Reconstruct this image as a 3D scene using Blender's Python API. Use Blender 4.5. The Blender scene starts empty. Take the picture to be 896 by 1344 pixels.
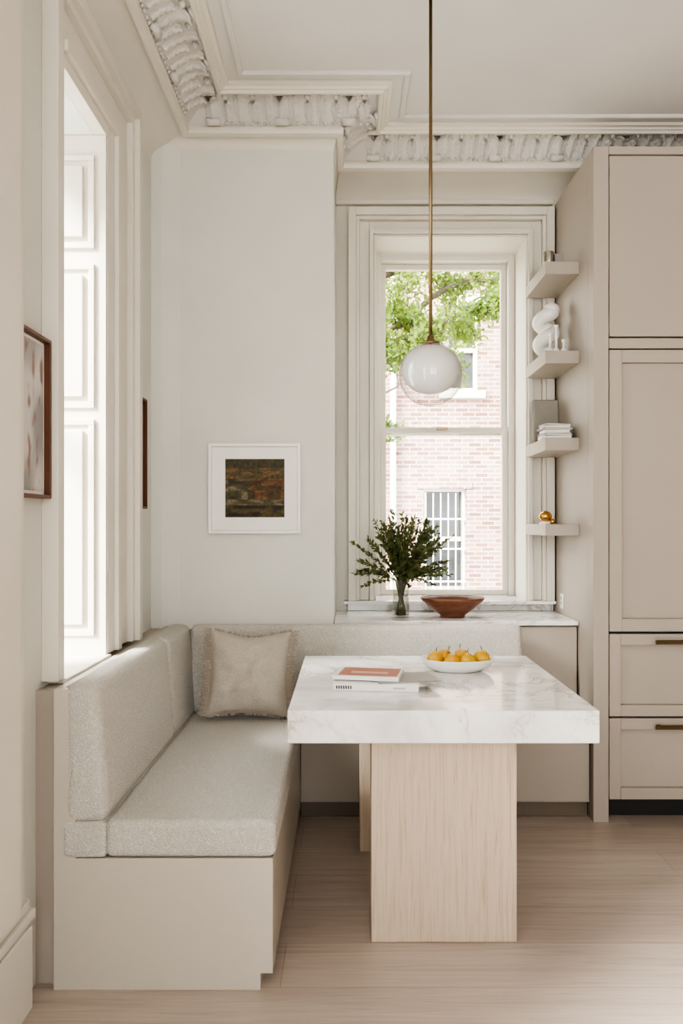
import bpy, math, random
from mathutils import Vector, Matrix, noise
random.seed(4)
PI=math.pi
# ------------------------------------------------------------------ materials
def nt(name):
    m=bpy.data.materials.new(name); m.use_nodes=True
    n=m.node_tree.nodes; l=m.node_tree.links
    return m,n,l,n['Principled BSDF']
def coords(n,l,scale=(1,1,1),rot=(0,0,0)):
    t=n.new('ShaderNodeTexCoord'); mp=n.new('ShaderNodeMapping')
    mp.inputs['Scale'].default_value=scale; mp.inputs['Rotation'].default_value=rot
    l.new(t.outputs['Object'],mp.inputs['Vector']); return mp.outputs['Vector']
def ramp(n,l,fac,stops):
    r=n.new('ShaderNodeValToRGB'); e=r.color_ramp.elements
    while len(e)<len(stops): e.new(0.5)
    for i,(p,c) in enumerate(stops):
        e[i].position=p; e[i].color=(c[0],c[1],c[2],1)
    l.new(fac,r.inputs['Fac']); return r.outputs['Color']
def noise_tex(n,l,vec,scale,detail=4,rough=.5,dist=0):
    t=n.new('ShaderNodeTexNoise'); t.inputs['Scale'].default_value=scale
    t.inputs['Detail'].default_value=detail; t.inputs['Roughness'].default_value=rough
    t.inputs['Distortion'].default_value=dist
    l.new(vec,t.inputs['Vector']); return t.outputs['Fac']
def bump(n,l,b,h,strength,dist):
    k=n.new('ShaderNodeBump'); k.inputs['Strength'].default_value=strength
    k.inputs['Distance'].default_value=dist
    l.new(h,k.inputs['Height']); l.new(k.outputs['Normal'],b.inputs['Normal'])
def paint(name,col,rough=.6,var=.03,bs=.15,metal=0):
    m,n,l,b=nt(name)
    v=coords(n,l); f=noise_tex(n,l,v,3.0,3)
    c0=tuple(max(0,x*(1-var)) for x in col); c1=tuple(min(1,x*(1+var)) for x in col)
    l.new(ramp(n,l,f,[(.3,c0),(.7,c1)]),b.inputs['Base Color'])
    b.inputs['Roughness'].default_value=rough; b.inputs['Metallic'].default_value=metal
    if bs>0:
        f2=noise_tex(n,l,v,90,3); bump(n,l,b,f2,bs,.002)
    return m
WALL=paint('wall_paint',(.69,.69,.64),.75)
TRIM=paint('trim_paint',(.71,.675,.60),.45,.02,.08)
CEIL=paint('ceiling_paint',(.66,.64,.61),.8)
CAB=paint('cabinet_paint',(.40,.355,.305),.42,.015,.05)
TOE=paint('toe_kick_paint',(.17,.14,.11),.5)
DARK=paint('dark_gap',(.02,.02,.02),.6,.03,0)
BENCH=paint('bench_paint',(.50,.46,.40),.42,.015,.05)
BRASS=paint('aged_brass',(.27,.19,.11),.32,.08,.03,1)
BRONZE=paint('bronze_handle',(.13,.09,.05),.35,.08,.03,1)
WHITE=paint('white_ceramic',(.86,.85,.82),.25,.01,0)
FRAMEW=paint('white_frame_paint',(.88,.87,.84),.4,.01,0)
MAT=paint('mat_board',(.86,.85,.82),.9,.01,.05)
BROWNF=paint('walnut_frame',(.13,.055,.03),.4,.15,.05)
BLACKIRON=paint('painted_iron',(.75,.75,.74),.5,.03,0)
STONE=paint('grey_stone',(.30,.28,.25),.9,.25,.8)
GOLD=paint('gold_finish',(.6,.36,.13),.25,.05,0,1)
SILVER=paint('silver_finish',(.5,.48,.45),.25,.05,0,1)
PAPER=paint('paper_pages',(.80,.78,.73),.8,.04,.2)
COVW=paint('cover_white',(.80,.79,.76),.5,.02,0)
COVR=paint('cover_rust',(.46,.18,.12),.5,.1,0)
COVG=paint('cover_grey',(.32,.30,.28),.5,.05,0)
INK=paint('ink_dark',(.08,.06,.06),.6,.05,0)
STEMB=paint('fruit_stem',(.10,.12,.03),.7,.1,0)

def boucle(name,col,s=210,st=.9,d=.0045,dk=.70):
    m,n,l,b=nt(name); v=coords(n,l)
    vo=n.new('ShaderNodeTexVoronoi'); vo.inputs['Scale'].default_value=s; l.new(v,vo.inputs['Vector'])
    f=noise_tex(n,l,v,s*.45,4,.65,1.0)
    mx=n.new('ShaderNodeMath'); mx.operation='ADD'; l.new(vo.outputs['Distance'],mx.inputs[0]); l.new(f,mx.inputs[1])
    c0=tuple(x*dk for x in col)
    l.new(ramp(n,l,mx.outputs[0],[(.55,col),(1.2,c0)]),b.inputs['Base Color'])
    b.inputs['Roughness'].default_value=.95
    b.inputs['Sheen Weight'].default_value=.2
    inv=n.new('ShaderNodeMath'); inv.operation='SUBTRACT'; inv.inputs[0].default_value=1.5; l.new(mx.outputs[0],inv.inputs[1])
    bump(n,l,b,inv.outputs[0],st,d)
    return m
BOUCLE=boucle('boucle_fabric',(.78,.745,.68))
LINEN=boucle('linen_fabric',(.66,.60,.52),330,.6,.003)
FRINGE=boucle('linen_fringe',(.54,.47,.39),330,.6,.003)

def marble():
    m,n,l,b=nt('white_marble'); v=coords(n,l,(1,1.3,1))
    f=noise_tex(n,l,v,2.0,7,.62,1.6)
    a=n.new('ShaderNodeMath'); a.operation='SUBTRACT'; a.inputs[1].default_value=.5; l.new(f,a.inputs[0])
    ab=n.new('ShaderNodeMath'); ab.operation='ABSOLUTE'; l.new(a.outputs[0],ab.inputs[0])
    vein=ramp(n,l,ab.outputs[0],[(0,(.40,.36,.32)),(.007,(.66,.63,.60)),(.035,(.84,.83,.81))])
    g=noise_tex(n,l,v,3.5,6,.6,.8)
    cl=ramp(n,l,g,[(.32,(.80,.795,.79)),(.55,(1,1,1))])
    mk=noise_tex(n,l,v,2.4,2)
    mkc=ramp(n,l,mk,[(.40,(0,0,0)),(.58,(1,1,1))])
    mm=n.new('ShaderNodeMix'); mm.data_type='RGBA'; l.new(mkc,mm.inputs[0])
    l.new(vein,mm.inputs[7]); mm.inputs[6].default_value=(.84,.83,.81,1)
    mu=n.new('ShaderNodeMix'); mu.data_type='RGBA'; mu.blend_type='MULTIPLY'; mu.inputs[0].default_value=1
    l.new(mm.outputs[2],mu.inputs[6]); l.new(cl,mu.inputs[7])
    l.new(mu.outputs[2],b.inputs['Base Color']); b.inputs['Roughness'].default_value=.10
    return m
MARBLE=marble()

def oak(name,scale,c0,c1,c2,rough=.5):
    m,n,l,b=nt(name); v=coords(n,l,scale)
    f=noise_tex(n,l,v,1.0,7,.72,.9)
    col=ramp(n,l,f,[(.32,c0),(.48,c1),(.68,c2)])
    l.new(col,b.inputs['Base Color']); b.inputs['Roughness'].default_value=rough
    bump(n,l,b,f,.2,.003); return m
OAK=oak('bleached_oak',(95,95,3.6),(.40,.315,.23),(.52,.425,.33),(.575,.48,.385))
WOODB=oak('bowl_wood',(8,8,40),(.09,.032,.018),(.16,.058,.03),(.22,.09,.045),.4)

def floor_mat():
    m,n,l,b=nt('oak_floor_boards'); v=coords(n,l)
    br=n.new('ShaderNodeTexBrick'); br.offset=.37; l.new(v,br.inputs['Vector'])
    br.inputs['Scale'].default_value=1; br.inputs['Brick Width'].default_value=3.9; br.inputs['Row Height'].default_value=.23
    br.inputs['Mortar Size'].default_value=.0012; br.inputs['Mortar Smooth'].default_value=.1
    br.inputs['Color1'].default_value=(.43,.36,.31,1); br.inputs['Color2'].default_value=(.50,.43,.375,1); br.inputs['Mortar'].default_value=(.30,.25,.21,1)
    v2=coords(n,l,(1.6,34,1)); f=noise_tex(n,l,v2,1,8,.72,1.2)
    c=ramp(n,l,f,[(.30,(.74,.71,.69)),(.46,(.92,.905,.89)),(.62,(1.04,1.04,1.04))])
    mu=n.new('ShaderNodeMix'); mu.data_type='RGBA'; mu.blend_type='MULTIPLY'; mu.inputs[0].default_value=1
    l.new(br.outputs['Color'],mu.inputs[6]); l.new(c,mu.inputs[7]); l.new(mu.outputs[2],b.inputs['Base Color'])
    b.inputs['Roughness'].default_value=.33; bump(n,l,b,f,.12,.002); return m
FLOOR=floor_mat()

def brick_mat():
    m,n,l,b=nt('brick_wall'); t=n.new('ShaderNodeTexCoord'); s=n.new('ShaderNodeSeparateXYZ'); c=n.new('ShaderNodeCombineXYZ')
    l.new(t.outputs['Object'],s.inputs[0]); l.new(s.outputs['X'],c.inputs['X']); l.new(s.outputs['Z'],c.inputs['Y'])
    br=n.new('ShaderNodeTexBrick'); l.new(c.outputs[0],br.inputs['Vector'])
    br.inputs['Scale'].default_value=1; br.inputs['Brick Width'].default_value=.24; br.inputs['Row Height'].default_value=.08
    br.inputs['Mortar Size'].default_value=.010
    br.inputs['Color1'].default_value=(.22,.11,.085,1); br.inputs['Color2'].default_value=(.40,.27,.225,1); br.inputs['Mortar'].default_value=(.50,.45,.41,1)
    f=noise_tex(n,l,t.outputs['Object'],.7,4)
    cc=ramp(n,l,f,[(.35,(.8,.78,.76)),(.65,(1.0,1.0,1.0))])
    mu=n.new('ShaderNodeMix'); mu.data_type='RGBA'; mu.blend_type='MULTIPLY'; mu.inputs[0].default_value=1
    l.new(br.outputs['Color'],mu.inputs[6]); l.new(cc,mu.inputs[7]); l.new(mu.outputs[2],b.inputs['Base Color'])
    b.inputs['Roughness'].default_value=.9; return m
BRICK=brick_mat()
GREYG=paint('street_window_glass',(.05,.055,.06),.2,.3,0)
def leafm(name,c0,c1,trans=.3):
    m,n,l,b=nt(name); v=coords(n,l); f=noise_tex(n,l,v,25 if trans<.4 else 3,2)
    col=ramp(n,l,f,[(.35,c0),(.65,c1)]); l.new(col,b.inputs['Base Color']); b.inputs['Roughness'].default_value=.5
    tr=n.new('ShaderNodeBsdfTranslucent'); l.new(col,tr.inputs['Color'])
    mx=n.new('ShaderNodeMixShader'); mx.inputs[0].default_value=trans
    out=n['Material Output']; l.new(b.outputs[0],mx.inputs[1]); l.new(tr.outputs[0],mx.inputs[2]); l.new(mx.outputs[0],out.inputs['Surface'])
    return m
LEAFT=leafm('tree_leaf',(.10,.17,.025),(.25,.34,.06),.5)
LEAFB=leafm('boxwood_leaf',(.06,.085,.03),(.20,.23,.09),.3)
BARK=paint('tree_bark',(.10,.08,.06),.9,.2,.3)
GRASS=paint('yard_ground',(.25,.24,.2),.9,.2,.2)
def thin_glass(name,tint=(1,1,1),base=.04,edge=.5,pw=3.5):
    m,n,l,b=nt(name); tr=n.new('ShaderNodeBsdfTransparent'); tr.inputs[0].default_value=(*tint,1)
    g=n.new('ShaderNodeBsdfGlossy'); g.inputs['Roughness'].default_value=.02
    lw=n.new('ShaderNodeLayerWeight'); lw.inputs['Blend'].default_value=.5
    p=n.new('ShaderNodeMath'); p.operation='POWER'; l.new(lw.outputs['Facing'],p.inputs[0]); p.inputs[1].default_value=pw
    ma=n.new('ShaderNodeMath'); ma.operation='MULTIPLY_ADD'; l.new(p.outputs[0],ma.inputs[0]); ma.inputs[1].default_value=edge; ma.inputs[2].default_value=base
    mx=n.new('ShaderNodeMixShader'); l.new(ma.outputs[0],mx.inputs[0]); l.new(tr.outputs[0],mx.inputs[1]); l.new(g.outputs[0],mx.inputs[2])
    l.new(mx.outputs[0],n['Material Output'].inputs['Surface']); return m
PANE=thin_glass('window_glass',(.99,.995,.99),.02,.4)
CLEAR=thin_glass('clear_glass',(.86,.86,.85),.06,.75,2.2)
WATER=thin_glass('water',(.88,.90,.86),.05,.3)
def opal():
    m,n,l,b=nt('opal_glass'); v=coords(n,l); f=noise_tex(n,l,v,2,1)
    l.new(ramp(n,l,f,[(0,(.93,.93,.91)),(1,(.95,.95,.93))]),b.inputs['Base Color']); b.inputs['Roughness'].default_value=.1
    return m
OPAL=opal()
def fruit():
    m,n,l,b=nt('yellow_pear_skin'); v=coords(n,l); f=noise_tex(n,l,v,14,4)
    l.new(ramp(n,l,f,[(.3,(.58,.27,.02)),(.55,(.68,.40,.035)),(.75,(.55,.44,.06))]),b.inputs['Base Color']); b.inputs['Roughness'].default_value=.4
    return m
FRUIT=fruit()
def vcol():
    m,n,l,b=nt('painted_canvas'); a=n.new('ShaderNodeVertexColor'); a.layer_name='Col'
    l.new(a.outputs['Color'],b.inputs['Base Color']); b.inputs['Roughness'].default_value=.7; return m
CANVAS=vcol()

# ------------------------------------------------------------------ mesh builder
class MB:
    def __init__(s): s.v=[];s.f=[];s.m=[];s.sm=[];s.mats=[]
    def mi(s,mat):
        if mat not in s.mats: s.mats.append(mat)
        return s.mats.index(mat)
    def add(s,vs,fs,mat,smooth=False,M=None):
        o=len(s.v); k=s.mi(mat)
        for p in vs:
            p=Vector(p)
            s.v.append(M@p if M else p)
        for f in fs: s.f.append([i+o for i in f]); s.m.append(k); s.sm.append(smooth)
        return s
    def box(s,x0,x1,y0,y1,z0,z1,mat,M=None):
        vs=[(x0,y0,z0),(x1,y0,z0),(x1,y1,z0),(x0,y1,z0),(x0,y0,z1),(x1,y0,z1),(x1,y1,z1),(x0,y1,z1)]
        fs=[(0,3,2,1),(4,5,6,7),(0,1,5,4),(1,2,6,5),(2,3,7,6),(3,0,4,7)]
        return s.add(vs,fs,mat,False,M)
    def prism(s,poly,a,b,axis,mat,M=None):
        n=len(poly); vs=[]
        for t in (a,b):
            for p in poly:
                vs.append({'y':(p[0],t,p[1]),'z':(p[0],p[1],t),'x':(t,p[0],p[1])}[axis])
        fs=[tuple(range(n)),tuple(range(2*n-1,n-1,-1))]+[(i,i+n,(i+1)%n+n,(i+1)%n) for i in range(n)]
        return s.add(vs,fs,mat,False,M)
    def lathe(s,prof,mat,M=None,seg=32,sx=1,sy=1):
        vs=[];fs=[];n=len(prof)
        for i in range(seg):
            a=2*PI*i/seg
            for r,z in prof: vs.append((r*math.cos(a)*sx,r*math.sin(a)*sy,z))
        for i in range(seg):
            j=(i+1)%seg
            for k in range(n-1): fs.append((i*n+k,j*n+k,j*n+k+1,i*n+k+1))
        return s.add(vs,fs,mat,True,M)
    def tube(s,pts,r,mat,seg=8):
        pts=[Vector(p) for p in pts]; n=len(pts); rs=r if isinstance(r,list) else [r]*n
        vs=[];fs=[]
        for i,p in enumerate(pts):
            d=(pts[min(i+1,n-1)]-pts[max(i-1,0)]).normalized()
            u=d.cross(Vector((0,0,1)) if abs(d.z)<.9 else Vector((1,0,0))).normalized(); w=d.cross(u)
            for k in range(seg):
                a=2*PI*k/seg; vs.append(p+(u*math.cos(a)+w*math.sin(a))*rs[i])
        for i in range(n-1):
            for k in range(seg):
                k2=(k+1)%seg; fs.append((i*seg+k,i*seg+k2,(i+1)*seg+k2,(i+1)*seg+k))
        fs.append(tuple(range(seg-1,-1,-1))); fs.append(tuple(range((n-1)*seg,n*seg)))
        return s.add(vs,fs,mat,True)
    def leaf(s,p,d,nrm,L,W,mat):
        d=d.normalized(); w=d.cross(nrm)
        if w.length<1e-4: w=d.orthogonal()
        w.normalize(); up=w.cross(d)
        vs=[p,p+d*L*.5+w*W*.5+up*W*.12,p+d*L,p+d*L*.5-w*W*.5+up*W*.12]
        return s.add(vs,[(0,1,2),(0,2,3)],mat,False)
    def obj(s,name,bevel=0,seg=2,parent=None,wn=False):
        c=Vector((0,0,0))
        if s.v:
            xs=[p.x for p in s.v];ys=[p.y for p in s.v];zs=[p.z for p in s.v]
            c=Vector(((min(xs)+max(xs))/2,(min(ys)+max(ys))/2,min(zs)))
        me=bpy.data.meshes.new(name); me.from_pydata([p-c for p in s.v],[],s.f)
        for m in s.mats: me.materials.append(m)
        me.polygons.foreach_set('material_index',s.m); me.polygons.foreach_set('use_smooth',s.sm); me.update()
        o=bpy.data.objects.new(name,me); bpy.context.collection.objects.link(o)
        if parent: o.parent=parent; o.location=c-parent.location
        else: o.location=c
        if bevel:
            b=o.modifiers.new('b','BEVEL'); b.width=bevel; b.segments=seg; b.limit_method='ANGLE'; b.angle_limit=.6
            b.use_clamp_overlap=True
            if seg>2:
                for p in me.polygons: p.use_smooth=True
                w=o.modifiers.new('wn','WEIGHTED_NORMAL'); w.keep_sharp=False
        return o
def empty(name,loc):
    e=bpy.data.objects.new(name,None); e.location=loc; e.empty_display_size=.1; bpy.context.collection.objects.link(e); return e
def T(x,y,z,rz=0,rx=0,ry=0): return Matrix.Translation((x,y,z))@Matrix.Rotation(rz,4,'Z')@Matrix.Rotation(rx,4,'X')@Matrix.Rotation(ry,4,'Y')

# ------------------------------------------------------------------ shell
XR=3.6; YB=-2.6; ZC=3.22
MB().box(-1.3,XR+.2,YB-.2,4.4,-.12,0,FLOOR).obj('floor')
MB().box(-1.3,XR+.2,YB-.2,4.4,ZC,ZC+.15,CEIL).obj('ceiling')
w=MB()
WIN=((-2.3,-1.0),(-.5,.8))
for a,b_ in ((YB,-2.3),(-1.0,-.5),(.8,2.29)): w.box(-1.3,-.90,a,b_,0,ZC,WALL)
for a,b_ in WIN: w.box(-1.3,-.90,a,b_,0,.4,WALL); w.box(-1.3,-.90,a,b_,2.7,ZC,WALL)
w.box(-1.3,-.90,2.72,3.49,0,ZC,WALL)
w.box(-1.3,-.90,2.29,2.72,0,.845,WALL); w.box(-1.3,-.90,2.29,2.72,2.706,ZC,WALL)
w.obj('wall_left')
w=MB(); w.prism([(-1.3,3.49),(-.90,3.49),(-.86,3.53),(-.778,3.55),(-.064,3.55),(-.064,4.4),(-1.3,4.4)],0,ZC,'z',WALL)
w.obj('wall_chimney_breast',.004)
w=MB()
w.box(-.064,.138,4.05,4.4,0,ZC,TRIM); w.box(.950,XR,4.05,4.4,0,ZC,TRIM)
w.box(.138,.950,4.05,4.4,0,.885,TRIM); w.box(.138,.950,4.05,4.4,2.863,ZC,TRIM)
w.obj('wall_back')
RX0,RX1=-.5,1.7
w=MB(); w.box(-1.3,RX0,YB-.2,YB,0,ZC,WALL); w.box(RX1,XR,YB-.2,YB,0,ZC,WALL); w.box(RX0,RX1,YB-.2,YB,0,.9,WALL); w.box(RX0,RX1,YB-.2,YB,2.95,ZC,WALL)
w.obj('wall_rear')
q=MB()
for x0,x1,z0,z1 in ((RX0,RX0+.05,.9,2.95),(RX1-.05,RX1,.9,2.95),(RX0+.051,RX1-.051,.9,.96),(RX0+.051,RX1-.051,2.9,2.95),(.57,.63,.961,2.899)): q.box(x0,x1,YB-.14,YB-.08,z0,z1,TRIM)
for x0,x1,z0,z1 in ((RX0-.14,RX0,.76,3.04),(RX1,RX1+.14,.76,3.04),(RX0+.001,RX1-.001,2.95,3.04),(RX0+.001,RX1-.001,.76,.9)): q.box(x0,x1,YB,YB+.04,z0,z1,TRIM)
q.obj('window_5',.005)
MB().box(XR,XR+.2,YB,4.4,0,ZC,CAB).obj('wall_right')
for i,(a,b_) in enumerate(WIN):
    q=MB()
    for y0,y1,z0,z1 in ((a-.14,a,.335,2.84),(b_,b_+.14,.335,2.84),(a+.001,b_-.001,2.7,2.84),(a+.001,b_-.001,.335,.4)): q.box(-.90,-.86,y0,y1,z0,z1,TRIM)
    for y0,y1,z0,z1 in ((a,a+.05,.4,2.7),(b_-.05,b_,.4,2.7),(a+.051,b_-.051,2.65,2.7),(a+.051,b_-.051,.4,.46),(a+.051,b_-.051,1.52,1.57)): q.box(-1.24,-1.19,y0,y1,z0,z1,TRIM)
    q.obj('window_%d'%(i+3),.005)

# ---- crown
def mitres(P):
    out=[]
    ns=[]
    for i in range(len(P)-1):
        d=(Vector(P[i+1])-Vector(P[i])).normalized(); ns.append(Vector((d.y,-d.x)))
    for i in range(len(P)):
        a=ns[max(i-1,0)]; b=ns[min(i,len(ns)-1)]
        out.append((a+b)/(1+a.dot(b)))
    return out
R=[(-.734,YB),(-.734,3.48),(-.03,3.48),(-.03,3.82),(XR,3.82)]
MR=mitres(R)
def sweep(path,mit,prof,mat,name,smooth=False):
    mb=MB(); n=len(prof); vs=[];fs=[]
    for i,p in enumerate(path):
        for o,z in prof: vs.append((p[0]+mit[i].x*o,p[1]+mit[i].y*o,z))
    for i in range(len(path)-1):
        for k in range(n): fs.append((i*n+k,(i+1)*n+k,(i+1)*n+(k+1)%n,i*n+(k+1)%n))
    fs.append(tuple(range(n))); fs.append(tuple(range(len(path)*n-1,(len(path)-1)*n-1,-1)))
    mb.add(vs,fs,mat,smooth); return mb.obj(name)
sweep(R,MR,[(-.02,3.10),(.006,3.105),(.012,3.118),(.012,3.13),(.004,3.135),(.004,3.15),(-.02,3.15)],TRIM,'trim_1')
sweep(R,MR,[(.165,3.23),(.165,3.197),(.172,3.188),(.183,3.188),(.19,3.198),(.20,3.198),(.206,3.206),(.222,3.208),(.226,3.23)],TRIM,'trim_2')
sweep(R,MR,[(.27,3.23),(.27,3.212),(.278,3.206),(.29,3.206),(.296,3.212),(.296,3.23)],CEIL,'trim_3')
# smooth cove between wall and ledge
mb=MB(); vs=[];fs=[]; N=12
def cove_col(Li,Ri):
    for k in range(N+1):
        t=k/N; f=1-math.cos(t*PI/2); g=math.sin(t*PI/2)
        vs.append((Li[0]+(Ri[0]-Li[0])*f,Li[1]+(Ri[1]-Li[1])*f,Li[2]+(3.118-Li[2])*g))
segs=[[((-.90,YB,2.985),R[0]),((-.90,3.60,2.985),R[1])],
      [((-.90,3.55,3.055),R[1]),((-.064,3.55,3.055),R[2])],
      [((-.064,3.55,3.055),R[2]),((-.064,4.05,3.055),R[3])],
      [((-.064,4.05,3.035),R[3]),((XR,4.05,3.035),R[4])]]
for sg in segs:
    b0=len(vs)
    for a in sg: cove_col(*a)
    n=N+1
    for k in range(N): fs.append((b0+k,b0+n+k,b0+n+k+1,b0+k+1))
mb.add(vs,fs,TRIM,True); mb.obj('trim_4')
# ornate plaster band: smooth cove + individually modelled acanthus leaves, buds and scroll brackets
def BC(t): return .006+.162*t, 3.145+.070*math.sin(t*PI/2)
sweep(R,MR,[BC(k/8) for k in range(9)]+[(.168,3.23),(.006,3.23)],CEIL,'trim_5')
mb=MB()
def place(i,sl,ln,lat,t,h):
    """point on band i at arc length sl (+lat sideways), band parameter t, relief h"""
    o,z=BC(t); e_=.02; o2,z2=BC(min(1.2,t+e_)); d=Vector((o2-o,z2-z)).normalized()
    o+=d.y*h; z-=d.x*h
    a=Vector(R[i]);b_=Vector(R[i+1]); dr=(b_-a)/ln; nn=Vector((dr.y,-dr.x))
    p=a+dr*(sl+lat)+nn*o
    return (p.x,p.y,z)
PER=.060
for i in range(len(R)-1):
    a=Vector(R[i]);b_=Vector(R[i+1]);ln=(b_-a).length
    s0=3.6 if i==0 else .04
    s1=ln-.02 if i in (0,2) else ln
    if i in(0,2): s1=ln-.13
    if i==3: s1=ln-.02
    if i in (1,3): s0=.13 if i==1 else .02
    if i==1: s1=ln+.10
    if i==3: s0=.16
    cnt=max(1,int((s1-s0)/PER))
    for c in range(cnt+1):
        sl=s0+(s1-s0)*c/cnt+random.uniform(-.004,.004)
        big=(c%5==0); sc=random.uniform(.8,1.1)
        NU,NV=8,16; vs=[];fs=[]
        for v_ in range(NV+1):
            t=v_/NV
            wdt=.025*sc*(math.sin(PI*min(.98,t*.86+.12))**.55)*(1+.35*abs(math.cos(PI*5.0*t)))
            if big: wdt*=1.5
            for u_ in range(NU+1):
                u=-1+2*u_/NU
                curl=(.044 if big else .016*sc)*max(0,(t-.45)/.55)**2
                h=.003+curl+.010*(1-abs(u))+.005*math.cos(u*PI*2.5)-.014*abs(u)**3+.0035*math.sin(t*30+u*3)
                top=.62 if (not big and c%2) else .94
                tt=.10+(top-.10)*t
                vs.append(place(i,sl,ln,u*wdt,tt,h))
        for v_ in range(NV):
            for u_ in range(NU):
                k=v_*(NU+1)+u_; fs.append((k,k+1,k+NU+2,k+NU+1))
        mb.add(vs,fs,CEIL,True)
        if not big and c%2:
            p=place(i,sl,ln,0,.80,.010)
            mb.lathe([(.014*math.sin(PI*k/6),-.014*math.cos(PI*k/6)) for k in range(7)],CEIL,Matrix.Translation(p),10)
        # bead row along the foot of the band
        for lat in (-.015,.015):
            p=place(i,sl,ln,lat,.03,.004)
            mb.lathe([(.0085*math.sin(PI*k/5),-.0085*math.cos(PI*k/5)) for k in range(6)],CEIL,Matrix.Translation(p),8)
        if big:
            for (tt,r) in ((.10,.016),(.97,.013)):
                p0=place(i,sl,ln,-.030,tt,.012); p1=place(i,sl,ln,.030,tt,.012)
                mb.tube([p0,p1],r,CEIL,12)
mb.obj('trim_9')
# entablature boards on window wall
q=MB(); q.box(-.06,1.085,4.02,4.049,3.012,3.036,TRIM); q.obj('trim_6',.004)

# ---- back window
q=MB()
def fr(mb,x0,x1,z0,z1,wd,y0,y1,mat,bottom=True):
    mb.box(x0,x0+wd,y0,y1,z0,z1,mat); mb.box(x1-wd,x1,y0,y1,z0,z1,mat)
    mb.box(x0+wd,x1-wd,y0,y1,z1-wd,z1,mat)
    if bottom: mb.box(x0+wd,x1-wd,y0,y1,z0,z0+wd,mat)
ZS=.922
fr(q,.004,1.081,ZS,2.980,.040,3.975,4.049,TRIM,False)
fr(q,.0445,1.0405,ZS,2.9395,.018,3.995,4.049,TRIM,False)
fr(q,.063,1.022,ZS,2.921,.051,4.022,4.049,TRIM,False)
fr(q,.1145,.9705,ZS,2.8695,.022,3.99,4.049,TRIM,False)
fr(q,.138,.949,ZS,2.846,.012,4.01,4.26,TRIM,False)
fr(q,.150,.937,.887,2.834,.035,4.27,4.38,TRIM)
fr(q,.186,.901,1.826,2.798,.030,4.33,4.365,TRIM)
fr(q,.186,.901,.923,1.866,.030,4.288,4.325,TRIM)
q.box(.50,.56,4.275,4.288,1.850,1.866,BRASS)
q.box(.21,.88,4.345,4.349,1.85,2.79,PANE); q.box(.21,.88,4.305,4.309,.94,1.84,PANE)
# marble upstand and stool
q.box(.0,1.086,4.018,4.045,.8665,.905,MARBLE); q.box(-.02,1.086,3.96,4.27,.905,.9215,MARBLE)
q.obj('window_1',.004)

# ---- left window: casing + reveal shutters
q=MB()
zt=2.975
q.box(-.90,-.825,3.03,3.07,.862,zt,TRIM); q.box(-.90,-.825,2.24,3.03,zt-.04,zt,TRIM)
q.box(-.90,-.845,3.00,3.03,.862,zt-.04,TRIM); q.box(-.90,-.845,2.29,3.00,zt-.07,zt-.04,TRIM)
q.box(-.90,-.868,2.84,3.00,.862,zt-.07,TRIM); q.box(-.90,-.868,2.29,2.84,zt-.19,zt-.07,TRIM)
q.box(-.90,-.84,2.80,2.84,.862,zt-.19,TRIM); q.box(-.90,-.84,2.29,2.80,zt-.225,zt-.19,TRIM)
q.box(-.90,-.855,2.72,2.80,.862,zt-.225,TRIM); q.box(-.90,-.855,2.29,2.72,zt-.269,zt-.225,TRIM)
q.box(-.90,-.85,2.24,2.289,.862,zt-.04,TRIM)
q.box(-1.2,-.856,2.701,2.719,.862,2.705,TRIM)
for z0,z1 in ((.93,1.695),(1.735,2.245),(2.30,2.63)):
    q.box(-1.12,-.895,2.690,2.701,z0,z0+.02,TRIM); q.box(-1.12,-.895,2.690,2.701,z1-.02,z1,TRIM)
    q.box(-.915,-.895,2.690,2.701,z0+.02,z1-.02,TRIM)
    q.box(-1.10,-.935,2.687,2.701,z0+.04,z1-.04,TRIM)
q.box(-1.2,-.901,2.291,2.31,.862,2.705,TRIM)
for y0,y1,z0,z1 in ((2.311,2.340,.863,2.70),(2.67,2.70,.863,2.70),(2.341,2.669,.863,.91),(2.341,2.669,2.65,2.70),(2.341,2.669,1.76,1.79)):
    q.box(-1.24,-1.205,y0,y1,z0,z1,TRIM)
q.box(-1.222,-1.218,2.335,2.675,.9,2.66,PANE)
q.box(-1.28,-.842,2.291,2.719,.846,.862,TRIM)
q.obj('window_2',.004)
# panel below window behind the bench
q=MB(); q.box(-.90,-.842,2.20,3.49,0,.845,CAB); q.obj('trim_7')
# near pilaster casing + base
q=MB()
q.box(-.90,-.875,1.0,2.06,.331,2.985,TRIM); q.box(-.875,-.858,1.0,2.025,.331,2.985,TRIM); q.box(-.858,-.845,1.0,1.985,.331,2.985,TRIM)
q.box(-.845,-.825,1.0,1.93,.331,2.985,TRIM)
q.obj('trim_8',.006,3)
q=MB()
q.box(-.90,-.862,YB,2.09,0,.23,TRIM); q.box(-.90,-.868,YB,2.085,.23,.25,TRIM); q.box(-.90,-.855,YB,2.095,.25,.275,TRIM); q.box(-.90,-.866,YB,2.08,.275,.305,TRIM); q.box(-.90,-.875,YB,2.07,.305,.33,TRIM)
q.obj('baseboard_left',.005)

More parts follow.
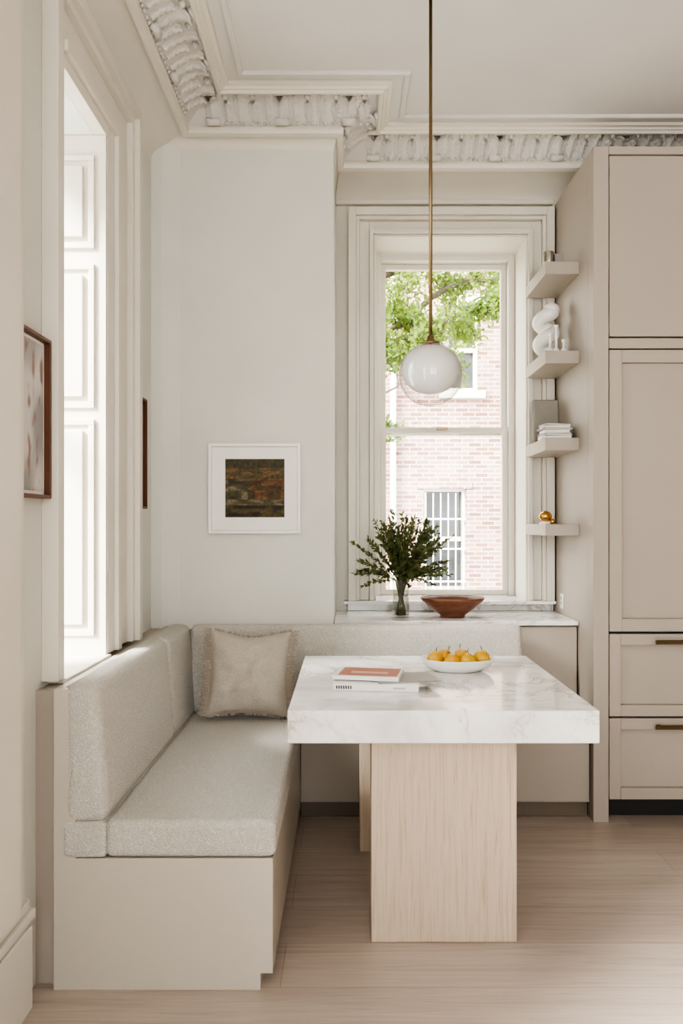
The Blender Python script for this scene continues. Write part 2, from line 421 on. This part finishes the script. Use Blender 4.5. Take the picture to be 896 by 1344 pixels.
# ------------------------------------------------------------------ bench
e=empty('banquette_bench',(-.5,2.8,0))
q=MB()
q.prism([(-.836,0),(-.247,0),(-.247,.048),(-.212,.048),(-.212,.375),(-.775,.375),(-.775,.856),(-.836,.856)],2.166,2.196,'y',BENCH)
q.box(-.836,-.812,2.1965,3.50,0,.856,BENCH)
q.box(-.811,-.212,2.1965,3.50,.048,.375,BENCH); q.box(-.811,-.247,2.1965,3.50,0,.047,BENCH)
q.obj('frame',.002,parent=e)
q=MB()
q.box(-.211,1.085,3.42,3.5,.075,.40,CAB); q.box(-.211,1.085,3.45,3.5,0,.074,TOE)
q.box(-.210,.43,3.414,3.4195,.08,.395,CAB); q.box(.435,1.083,3.414,3.4195,.08,.395,CAB)
q.box(-.811,.79,3.501,3.548,.376,.835,BENCH)
q.obj('return_base',.002,parent=e)
q=MB(); q.box(-.69,-.204,2.160,3.455,.377,.484,BOUCLE); q.obj('seat_cushion',.022,5,e)
q=MB(); q.box(-.808,-.686,2.161,3.455,.377,.480,BOUCLE); q.obj('side_cushion',.012,4,e)
for i,(y0,y1) in enumerate(((2.160,3.02),(3.024,3.455))):
    q=MB(); q.prism([(-.808,.474),(-.680,.474),(-.712,.874),(-.808,.874)],y0,y1,'y',BOUCLE); q.obj('back_cushion_%d'%(i+1),.034,7,e)
q=MB(); q.prism([(3.40,.480),(3.498,.480),(3.498,.868),(3.43,.868)],-.71,.788,'x',BOUCLE); q.obj('back_cushion_3',.028,6,e)

# counter + cabinet
e=empty('window_counter',(.5,3.8,0))
q=MB(); q.box(-.062,1.086,3.585,4.045,.845,.866,MARBLE)
q.obj('marble_top',.003,parent=e)
q=MB(); q.box(-.06,1.086,3.621,4.04,0,.844,CAB); q.box(.795,1.083,3.600,3.620,.41,.838,CAB); q.obj('base_cabinet',.002,parent=e)

# ------------------------------------------------------------------ tall cabinet
e=empty('tall_kitchen_cabinet',(1.8,3.7,0))
q=MB()
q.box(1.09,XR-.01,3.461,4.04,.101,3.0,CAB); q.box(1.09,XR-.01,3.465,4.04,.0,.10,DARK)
q.box(1.09,1.158,3.38,3.4605,0,3.0,CAB)
q.box(1.1585,XR-.01,3.415,3.4605,.101,2.964,DARK)
q.box(1.1585,XR-.01,3.38,3.4605,2.965,3.0,CAB)
q.obj('carcass',.002,parent=e)
q=MB()
x0=1.163; Wd=.78
for i in range(3):
    xa=x0+i*(Wd+.004); xb=xa+Wd
    q.box(xa,xb,3.385,3.414,2.158,2.960,CAB)
    q.box(xa,xb,3.388,3.414,2.105,2.151,CAB)
    def shaker(z0,z1,st):
        q.box(xa,xa+st,3.385,3.414,z0,z1,CAB); q.box(xb-st,xb,3.385,3.414,z0,z1,CAB)
        q.box(xa+st+.0005,xb-st-.0005,3.385,3.414,z0,z0+st,CAB); q.box(xa+st+.0005,xb-st-.0005,3.385,3.414,z1-st,z1,CAB)
        q.box(xa+st+.0005,xb-st-.0005,3.403,3.4135,z0+st+.0005,z1-st-.0005,CAB)
    shaker(.846,2.098,.056); shaker(.469,.835,.050); shaker(.10,.460,.050)
q.obj('doors',.0015,parent=e)
q=MB()
for i in range(3):
    xa=x0+i*(Wd+.004)
    for z in (.803,.428):
        q.box(xa+.195,xa+.585,3.352,3.362,z-.009,z+.009,BRONZE)
        for dx in (.21,.56): q.box(xa+dx,xa+dx+.016,3.3625,3.3845,z-.006,z+.006,BRONZE)
q.obj('handles',.002,parent=e)
q=MB(); q.box(1.084,1.0895,3.845,3.89,.895,.97,WHITE); q.box(1.082,1.084,3.86,3.875,.915,.93,COVG); q.box(1.082,1.084,3.86,3.875,.94,.955,COVG); q.obj('electrical_outlet',.001)
for i,(z0,z1) in enumerate(((2.50,2.56),(2.08,2.14),(1.67,1.73),(1.268,1.323))):
    MB().box(.93,1.0895,3.585,3.97,z0,z1,CAB).obj('floating_shelf' if i==0 else 'floating_shelf.%03d'%i,.002)

# shelf items
q=MB()
q.lathe([(0,0),(.024,0),(.026,.03),(.026,.068),(.02,.070),(.0,.070)],SILVER,T(.965,3.66,2.56),20)
q.box(.99,1.03,3.64,3.68,2.56,2.615,COVG); q.obj('trinket_jar',.001)
pts=[]
for i in range(70):
    t=i/69; a=t*PI*3.6+.6
    pts.append((.990+.034*math.cos(a),3.80+.026*math.sin(a),2.176+t*.20))
q=MB(); q.tube(pts,[.035+.002*math.sin(i*.3) for i in range(70)],WHITE,18)
q.lathe([(0,-.034),(.02,-.032),(.036,-.02),(.042,0),(.036,.022),(.022,.030),(.018,.036),(.014,.034),(.0,.02)],WHITE,T(pts[-1][0]-.005,pts[-1][1],2.385),20)
q.lathe([(0,-.035),(.045,-.035),(.047,-.03),(.042,.0),(.03,.02),(0,.03)],WHITE,T(pts[0][0],pts[0][1],2.1755),20)
q.obj('sculptural_vase')
q=MB()
q.box(.955,1.07,3.64,3.70,2.14,2.152,WHITE)
for x,h in ((.975,.09),(1.005,.13),(1.04,.06)):
    q.lathe([(0,0),(.016,0),(.016,.01),(.006,.02),(.006,h-.015),(.011,h-.01),(.011,h),(0,h)],WHITE,T(x,3.67,2.152),16)
q.obj('candle_holder')
q=MB(); q.box(-.068,.068,-.015,.015,0,.225,STONE,T(1.005,3.86,1.732,0,-.10)); q.obj('stone_tablet',.03,5)
q=MB(); z=1.73
for i,(c,h) in enumerate(((COVW,.016),(COVG,.012),(COVW,.016),(COVG,.008),(PAPER,.012),(COVG,.010))):
    M=T(1.0,3.675,z,random.uniform(-.2,.2)); hw=.072-.005*(i%3)
    q.box(-hw,hw,-.05,.05,0,.002,c,M); q.box(-hw,hw,-.05,.05,h-.002,h-.0003,c,M); q.box(-hw-.001,-hw+.002,-.05,.05,.0021,h-.0021,c,M); q.box(-hw+.004,hw-.004,-.046,.046,.0021,h-.0021,PAPER,M); z+=h
q.obj('book_stack')
q=MB()
q.lathe([(0,0),(.028,0),(.028,.008),(.01,.014),(0,.014)],WHITE,T(.965,3.72,1.323),20)
q.lathe([(0,.012),(.015,.014),(.028,.028),(.030,.042),(.022,.056),(.010,.063),(0,.065)],GOLD,T(.965,3.72,1.323),20,1.1,.9)
q.lathe([(0,0),(.012,.002),(.014,.014),(.008,.024),(0,.026)],GOLD,T(.995,3.70,1.323),16)
q.obj('gold_figurine')

# ------------------------------------------------------------------ table
e=empty('dining_table',(.292,2.8,0))
q=MB(); q.box(-.183,.767,2.317,3.276,.658,.758,MARBLE); q.obj('marble_slab',.004,3,e)
q=MB(); q.box(.075,.536,2.414,2.52,0,.657,OAK); q.obj('leg_1',.003,parent=e)
q=MB(); q.box(.049,.536,3.079,3.17,0,.657,OAK); q.obj('leg_2',.003,parent=e)

# fruit bowl
e=empty('fruit_bowl',(.425,2.95,.758))
q=MB(); q.lathe([(0,0),(.085,0),(.095,.004),(.128,.022),(.143,.046),(.1445,.050),(.141,.050),(.124,.026),(.09,.010),(0,.009)],WHITE,T(.425,2.95,.7585),48,1,.72); q.obj('bowl',0,parent=e)
q=MB()
pp=[(-.085,.0,.052),(-.025,-.035,.048),(.035,-.035,.048),(.095,.010,.054),(.02,.03,.056),(-.045,.045,.052)]
for i,(x,y,z) in enumerate(pp):
    k=1.02+.12*random.random()
    prof=[(r*k,(zz-.03)*k) for r,zz in ((0,0),(.014,.001),(.026,.010),(.031,.024),(.028,.038),(.020,.048),(.012,.054),(.006,.057),(0,.058))]
    M=T(.425+x,2.95+y*.8,.7585+z-.006,random.uniform(0,6),random.uniform(-.9,1.1))
    q.lathe(prof,FRUIT,M,16)
    q.tube([M@Vector((0,0,.026*k)),M@Vector((.002,0,.036*k)),M@Vector((.006,0,.044*k))],.0018,STEMB,6)
q.obj('pears',0,parent=e)

# magazines on table
e=empty('magazine_stack',(.12,2.65,.758))
def book(mb,M,w,d,h,c):
    mb.box(-w/2,w/2,-d/2,d/2,0,.0015,c,M); mb.box(-w/2,w/2,-d/2,d/2,h-.0015,h,c,M); mb.box(-w/2,w/2,-d/2-.0005,-d/2+.002,.0016,h-.0016,c,M)
    mb.box(-w/2+.002,w/2-.002,-d/2+.0025,d/2-.002,.0016,h-.0016,PAPER,M)
q=MB()
M1=T(.105,2.68,.759,-.10); book(q,M1,.29,.20,.024,COVW)
for k in range(7): q.box(-.135+k*.008,-.130+k*.008,-.1012,-.1004,.006,.017,INK,M1)
for k in range(5): q.box(.06+k*.008,.065+k*.008,-.1012,-.1004,.008,.014,COVG,M1)
book(q,T(.20,2.68,.7832,.20),.22,.16,.004,COVG)
M2=T(.075,2.70,.7873,-.18); book(q,M2,.23,.165,.014,COVW)
q.box(-.098,.108,-.070,.070,.0141,.0145,COVR,M2)
q.box(-.06,.07,-.03,.005,.0146,.0148,paint('cover_pink',(.66,.40,.33),.5),M2)
q.obj('magazines',0,parent=e)

# pendant
PX,PY=.292,2.68
e=empty('pendant_lamp',(PX,PY,1.86))
q=MB(); q.lathe([(0,0),(.0062,0),(.0062,1.24),(0,1.24)],BRASS,T(PX,PY,1.965),16)
q.lathe([(0,0),(.033,.0),(.032,.006),(.014,.014),(.011,.028),(.0062,.034)],BRASS,T(PX,PY,1.957),24)
q.lathe([(0,0),(.05,0),(.05,-.012),(0,-.014)],BRASS,T(PX,PY,3.2195),32)
q.obj('rod',0,parent=e)
def sph(r,a0,a1,n): return [(r*math.sin(a0+(a1-a0)*i/n),r*math.cos(a0+(a1-a0)*i/n)) for i in range(n+1)]
q=MB(); q.lathe([(x,z*.86) for x,z in sph(.1015,0,PI,32)],OPAL,T(PX,PY,1.868),48); q.obj('opal_shade',0,parent=e)
q=MB(); q.lathe(sph(.112,.28,PI,36),CLEAR,T(PX,PY,1.850),48); q.obj('glass_globe',0,parent=e)

# wood bowl
q=MB(); q.lathe([(0,0),(.05,0),(.06,.004),(.062,.012),(.10,.04),(.150,.082),(.158,.096),(.154,.098),(.14,.084),(.09,.045),(.04,.028),(0,.026)],WOODB,T(.515,3.74,.8665),48,1,.8); q.obj('wooden_bowl')

# vase with greenery
e=empty('vase_of_greenery',(.262,3.74,.866))
q=MB(); q.lathe([(0,0.001),(.040,0.001),(.042,.004),(.041,.05),(.038,.11),(.041,.17),(.045,.185)],CLEAR,T(.262,3.74,.8665),32)
q.lathe([(0,0.006),(.037,0.006),(.038,.05),(.035,.112),(0,.112)],WATER,T(.262,3.74,.8665),32); q.obj('glass_vase',0,parent=e)
q=MB(); c=Vector((.262,3.74,.866))
for i in range(120):
    a=random.uniform(0,2*PI); rr=random.random()**.6
    R_=.03+.20*rr; H=.29+.17*(1-rr**2)+random.uniform(-.05,.07)
    if i<9: R_+=.05
    base=c+Vector((.028*math.cos(a+2.5)*random.random()**.5,.028*math.sin(a+2.5),.01)); neck=c+Vector((.03*math.cos(a)*rr,.03*math.sin(a)*rr,.18))
    tip=c+Vector((R_*math.cos(a)*1.08,R_*math.sin(a)*.75,H-(.10 if rr>.8 else 0)))
    mid=neck.lerp(tip,.5)+Vector((0,0,.03))
    pts=[base,neck]
    for k in range(1,8):
        t=k/7; pts.append(neck*(1-t)**2+mid*2*t*(1-t)+tip*t*t)
    q.tube(pts,.0014,LEAFB if i%3 else STEMB,5)
    for k in range(3,len(pts)):
        for r_ in range(6):
            p=pts[k-1].lerp(pts[k],random.random()); d=(pts[k]-pts[k-1]).normalized()+Vector([random.uniform(-1,1) for _ in range(3)])*.9
            q.leaf(p,d,Vector([random.uniform(-1,1) for _ in range(3)]),random.uniform(.016,.032),random.uniform(.008,.014),LEAFB)
q.obj('foliage',0,parent=e)

# ------------------------------------------------------------------ pillow
e=empty('throw_pillow',(-.43,3.3,.49))
Mp=T(-.425,3.285,.682,.12,-.20,.05)
W=.350; H=.365; th=.075
q=MB(); n=36; vs=[];fs=[]
def outline(u,v):
    x=u*W/2*(1-.09*(1-v*v)); z=v*H/2*(1-.09*(1-u*u)); return x,z
for sgn in (-1,1):
    for i in range(n+1):
        for j in range(n+1):
            u=-1+2*i/n; v=-1+2*j/n
            x,z=outline(u,v)
            p=max(0,(1-abs(u)**2.6))**.55*max(0,(1-abs(v)**2.6))**.55
            t=th*p*(1+.24*noise.noise(Vector((u*2.2,v*2.2,sgn*3)))+.14*noise.noise(Vector((u*4,v*4,sgn*9))))
            t-= .012*math.exp(-((u*.7-v*.5+.15)/.16)**2)*p
            z-= .016*math.exp(-(u/.5)**2)*max(0,v)
            vs.append((x,sgn*t,z))
o2=(n+1)**2
for i in range(n):
    for j in range(n):
        a=i*(n+1)+j; f=(a,a+n+1,a+n+2,a+1)
        fs.append(f); fs.append(tuple(k+o2 for k in reversed(f)))
q.add(vs,fs,LINEN,True,Mp); q.obj('cover',0,parent=e)
q=MB()
for side in range(4):
    for i in range(320):
        s_=random.uniform(-1,1)
        u,v=((s_,1),(s_,-1),(1,s_),(-1,s_))[side]
        d=((0,1),(0,-1),(1,0),(-1,0))[side]
        if side<2 and random.random()<.6: continue
        x,z=outline(u,v); L_=(.036 if side>1 else .010)*random.uniform(.75,1.2)
        if side==0: z-=.016*math.exp(-(u/.5)**2)
        x-=d[0]*.006
        wv=.0020; jx=random.uniform(-.006,.006); jy=random.uniform(-.012,.010)
        if d[0]: pts=[(x,jy*.2,z-wv),(x,jy*.2,z+wv),(x+d[0]*L_,jy,z+wv*.6+jx),(x+d[0]*L_,jy,z-wv*.6+jx)]
        else: pts=[(x-wv,jy*.2,z),(x+wv,jy*.2,z),(x+wv*.6+jx,jy,z+d[1]*L_),(x-wv*.6+jx,jy,z+d[1]*L_)]
        q.add(pts,[(0,1,2,3)],FRINGE,False,Mp)
q.obj('fringe',0,parent=e)

# ------------------------------------------------------------------ artworks
def canvas(name,org,ux,uz,w,h,fn,parent,nx=110,nz=110):
    vs=[];fs=[];cols=[]
    for j in range(nz+1):
        for i in range(nx+1):
            u=i/nx;v=j/nz; vs.append(Vector(org)+Vector(ux)*(u*w)+Vector((0,0,1))*(v*h)); cols.append(fn(u,v))
    for j in range(nz):
        for i in range(nx):
            a=j*(nx+1)+i; fs.append((a,a+1,a+nx+2,a+nx+1))
    q=MB(); q.add(vs,fs,CANVAS,False); o=q.obj(name,0,parent=parent)
    at=o.data.color_attributes.new('Col','FLOAT_COLOR','POINT')
    for k,c in enumerate(cols): at.data[k].color=(*c,1)
    return o
def mixc(a,b,t): t=max(0,min(1,t)); return tuple(a[i]*(1-t)+b[i]*t for i in range(3))
def land(u,v):
    n1=noise.noise(Vector((u*5,v*14,1))); n2=noise.noise(Vector((u*22,v*40,5)))
    dark=(.03,.025,.017); olive=(.08,.068,.035); och=(.17,.10,.045); rust=(.12,.058,.028); pale=(.17,.145,.09)
    if v>.84: c=mixc(olive,(.05,.05,.032),.5+n1)
    elif v>.66: c=mixc(och,olive,.7+n1*1.5)
    elif v>.3:
        c=mixc(rust,och,.45+n1*1.6) if u>.42 else mixc(olive,pale,.3+n1*2)
        if noise.noise(Vector((round(u*9)*.73,round(v*12)*.61,3)))>.05: c=mixc(c,dark,.6)
    elif v>.2: c=mixc(pale,olive,.6+n1*2)
    else: c=mixc(dark,(.09,.07,.03),.5+n1*2)
    return tuple(max(.01,x*(1+.6*n2)) for x in c)
e=empty('framed_landscape_painting',(-.43,3.54,1.28))
q=MB(); fr(q,-.643,-.217,1.28,1.696,.014,3.515,3.548,FRAMEW); q.box(-.6285,-.2315,3.527,3.546,1.2945,1.6815,MAT)
q.obj('frame',.002,parent=e)
canvas('picture',(-.566,3.5262,1.355),(1,0,0),None,.274,.270,land,e)
def abst(seed,c0,c1,c2):
    def f(u,v):
        a=noise.noise(Vector((u*1.8+seed,v*2.4,seed))); b=noise.noise(Vector((u*6+seed,v*9,seed+4)))
        c=mixc(c0,c1,.5+a*2); c=mixc(c,c2,(b-.15)*3); return c
    return f
def sidepic(name,y0,y1,z0,z1,fn):
    e=empty(name,(-.885,(y0+y1)/2,z0)); q=MB(); wd=.010
    for a in ((y0,y0+wd,z0,z1),(y1-wd,y1,z0,z1),(y0+wd,y1-wd,z0,z0+wd),(y0+wd,y1-wd,z1-wd,z1)): q.box(-.899,-.868,a[0],a[1],a[2],a[3],BROWNF)
    q.box(-.899,-.886,y0+wd+.0005,y1-wd-.0005,z0+wd+.0005,z1-wd-.0005,MAT); q.obj('frame',.001,parent=e)
    canvas('picture',(-.8855,y0+.018,z0+.02),(0,1,0),None,y1-y0-.036,z1-z0-.04,fn,e,40,60)
sidepic('framed_abstract_print',2.03,2.236,1.40,1.863,abst(3,(.62,.60,.58),(.34,.33,.33),(.32,.22,.19)))
sidepic('framed_abstract_print.001',3.085,3.308,1.39,1.863,abst(8,(.45,.30,.26),(.60,.48,.45),(.2,.12,.1)))

# ------------------------------------------------------------------ outside
YF=14.0
e=empty('brick_townhouse',(2,YF,-1.2))
q=MB()
wins=[(1.386,2.18,.084,1.974,'bars'),(1.80,2.40,3.75,5.3,'sash'),(-1.6,-.8,3.7,5.5,'sash'),(-1.6,-.8,.084,1.974,'bars'),(4.6,5.4,3.7,5.5,'sash'),(4.6,5.4,.084,1.974,'bars')]
xs=sorted(set([-6,9]+[w_[0] for w_ in wins]+[w_[1] for w_ in wins])); zs=sorted(set([-1.2,10]+[w_[2] for w_ in wins]+[w_[3] for w_ in wins]))
for i in range(len(xs)-1):
    for j in range(len(zs)-1):
        cx=(xs[i]+xs[i+1])/2; cz=(zs[j]+zs[j+1])/2
        if any(w_[0]<cx<w_[1] and w_[2]<cz<w_[3] for w_ in wins): continue
        q.box(xs[i],xs[i+1],YF,YF+.4,zs[j],zs[j+1],BRICK)
q.obj('facade',0,parent=e)
q=MB()
for x0,x1,z0,z1,k in wins:
    q.box(x0,x1,YF+.21,YF+.25,z0,z1,GREYG)
    fr(q,x0,x1,z0,z1,.07,YF+.1,YF+.2,TRIM)
    q.box(x0+.071,x1-.071,YF+.12,YF+.2,(z0+z1)/2-.04,(z0+z1)/2+.04,TRIM)
    q.box(x0-.12,x1+.12,YF-.08,YF-.001,z0-.14,z0,TRIM)
    if k=='bars':
        n=6
        for i in range(n):
            x=x0+.05+(x1-x0-.1)*i/(n-1); q.box(x-.010,x+.010,YF+.02,YF+.045,z0,z1-.1,BLACKIRON)
        for zz in (z0+.15,z0+.75,z0+1.3): q.box(x0,x1,YF+.015,YF+.05,zz,zz+.03,BLACKIRON)
        P=[(x0-.1,z1-.02)]+[(x0-.1+(x1-x0+.2)*t/8,z1+.08+.10*math.sin(PI*t/8)) for t in range(9)]+[(x1+.1,z1-.02)]
        q.prism(P,YF-.02,YF+.1,'y',BRICK)
    else:
        q.box(x0-.12,x1+.12,YF-.06,YF-.001,z1,z1+.22,TRIM)
q.box(.78,.88,YF-.12,YF-.02,-1.2,10,TRIM)
q.obj('windows_and_trim',0,parent=e)
MB().box(-30,30,4.41,40,-1.4,-1.2,GRASS).obj('yard_ground')
q=MB()
tr=Vector((-1.6,8.6,-1.2))
def branch(a,b,r0,r1,wob,depth,dens=4):
    pts=[];n=9
    for i in range(n+1):
        t=i/n; p=a.lerp(b,t)+Vector((noise.noise(Vector((t*3,a.x*5,1))),noise.noise(Vector((t*3,b.x*5,2))),noise.noise(Vector((t*3,a.z,b.z)))))*wob*math.sin(PI*t)
        pts.append(p)
    q.tube(pts,[r0+(r1-r0)*i/n for i in range(n+1)],BARK,7)
    if depth>0:
        for i in range(2,n+1):
            for rep in range(1 if depth>1 else 2):
                L_=(b-a).length*random.uniform(.20,.36)
                d=(b-a).normalized()*.8+Vector((random.uniform(-1,1),random.uniform(-1,1),random.uniform(-.8,.6)))
                branch(pts[i],pts[i]+d.normalized()*L_,max(.006,(r0+(r1-r0)*i/n)*.4),.004,wob*.4,depth-1,dens)
    else:
        for i in range(1,n+1):
            for r_ in range(dens):
                p=pts[i]+Vector([random.uniform(-.08,.08) for _ in range(3)])
                q.leaf(p,Vector([random.uniform(-1,1) for _ in range(3)]),Vector([random.uniform(-1,1) for _ in range(3)]),random.uniform(.045,.085),random.uniform(.03,.05),LEAFT)
q.tube([tr,tr+Vector((.1,0,2)),tr+Vector((.0,.1,4)),tr+Vector((.2,0,7))],[.22,.19,.15,.08],BARK,12)
branch(tr+Vector((.05,0,3.6)),Vector((1.1,8.4,3.55)),.06,.015,.4,2,5)
branch(tr+Vector((.0,0,2.6)),Vector((.55,8.2,2.80)),.04,.010,.3,2,5)
branch(tr+Vector((.1,0,4.2)),Vector((2.0,8.9,4.25)),.06,.02,.4,2,5)
branch(tr+Vector((.1,0,5.0)),Vector((2.4,8.9,4.9)),.06,.02,.4,2,5)
q.obj('street_tree')

# ------------------------------------------------------------------ light
W_=bpy.data.worlds.new('World'); bpy.context.scene.world=W_; W_.use_nodes=True
bg=W_.node_tree.nodes['Background']; bg.inputs[0].default_value=(1,.99,.975,1); bg.inputs[1].default_value=8.0
sd=bpy.data.lights.new('sun','SUN'); sd.energy=20; sd.angle=.35; sd.color=(1,.97,.92)
so=bpy.data.objects.new('sun',sd); bpy.context.collection.objects.link(so)
so.rotation_euler=Vector((.72,.48,-.60)).to_track_quat('-Z','Y').to_euler(); so.location=(-6,-4,8)
try:
    bpy.context.scene.view_settings.look='AgX - High Contrast'
except Exception as ex: print('look',ex)

# ------------------------------------------------------------------ camera
cd=bpy.data.cameras.new('camera'); co=bpy.data.objects.new('camera',cd); bpy.context.collection.objects.link(co)
co.location=(0,0,1.33); co.rotation_euler=(PI/2,0,0)
cd.sensor_width=36; cd.lens=1000/1344*36; cd.shift_x=-8/1344; cd.shift_y=14/1344; cd.clip_start=.05; cd.clip_end=200
bpy.context.scene.camera=co
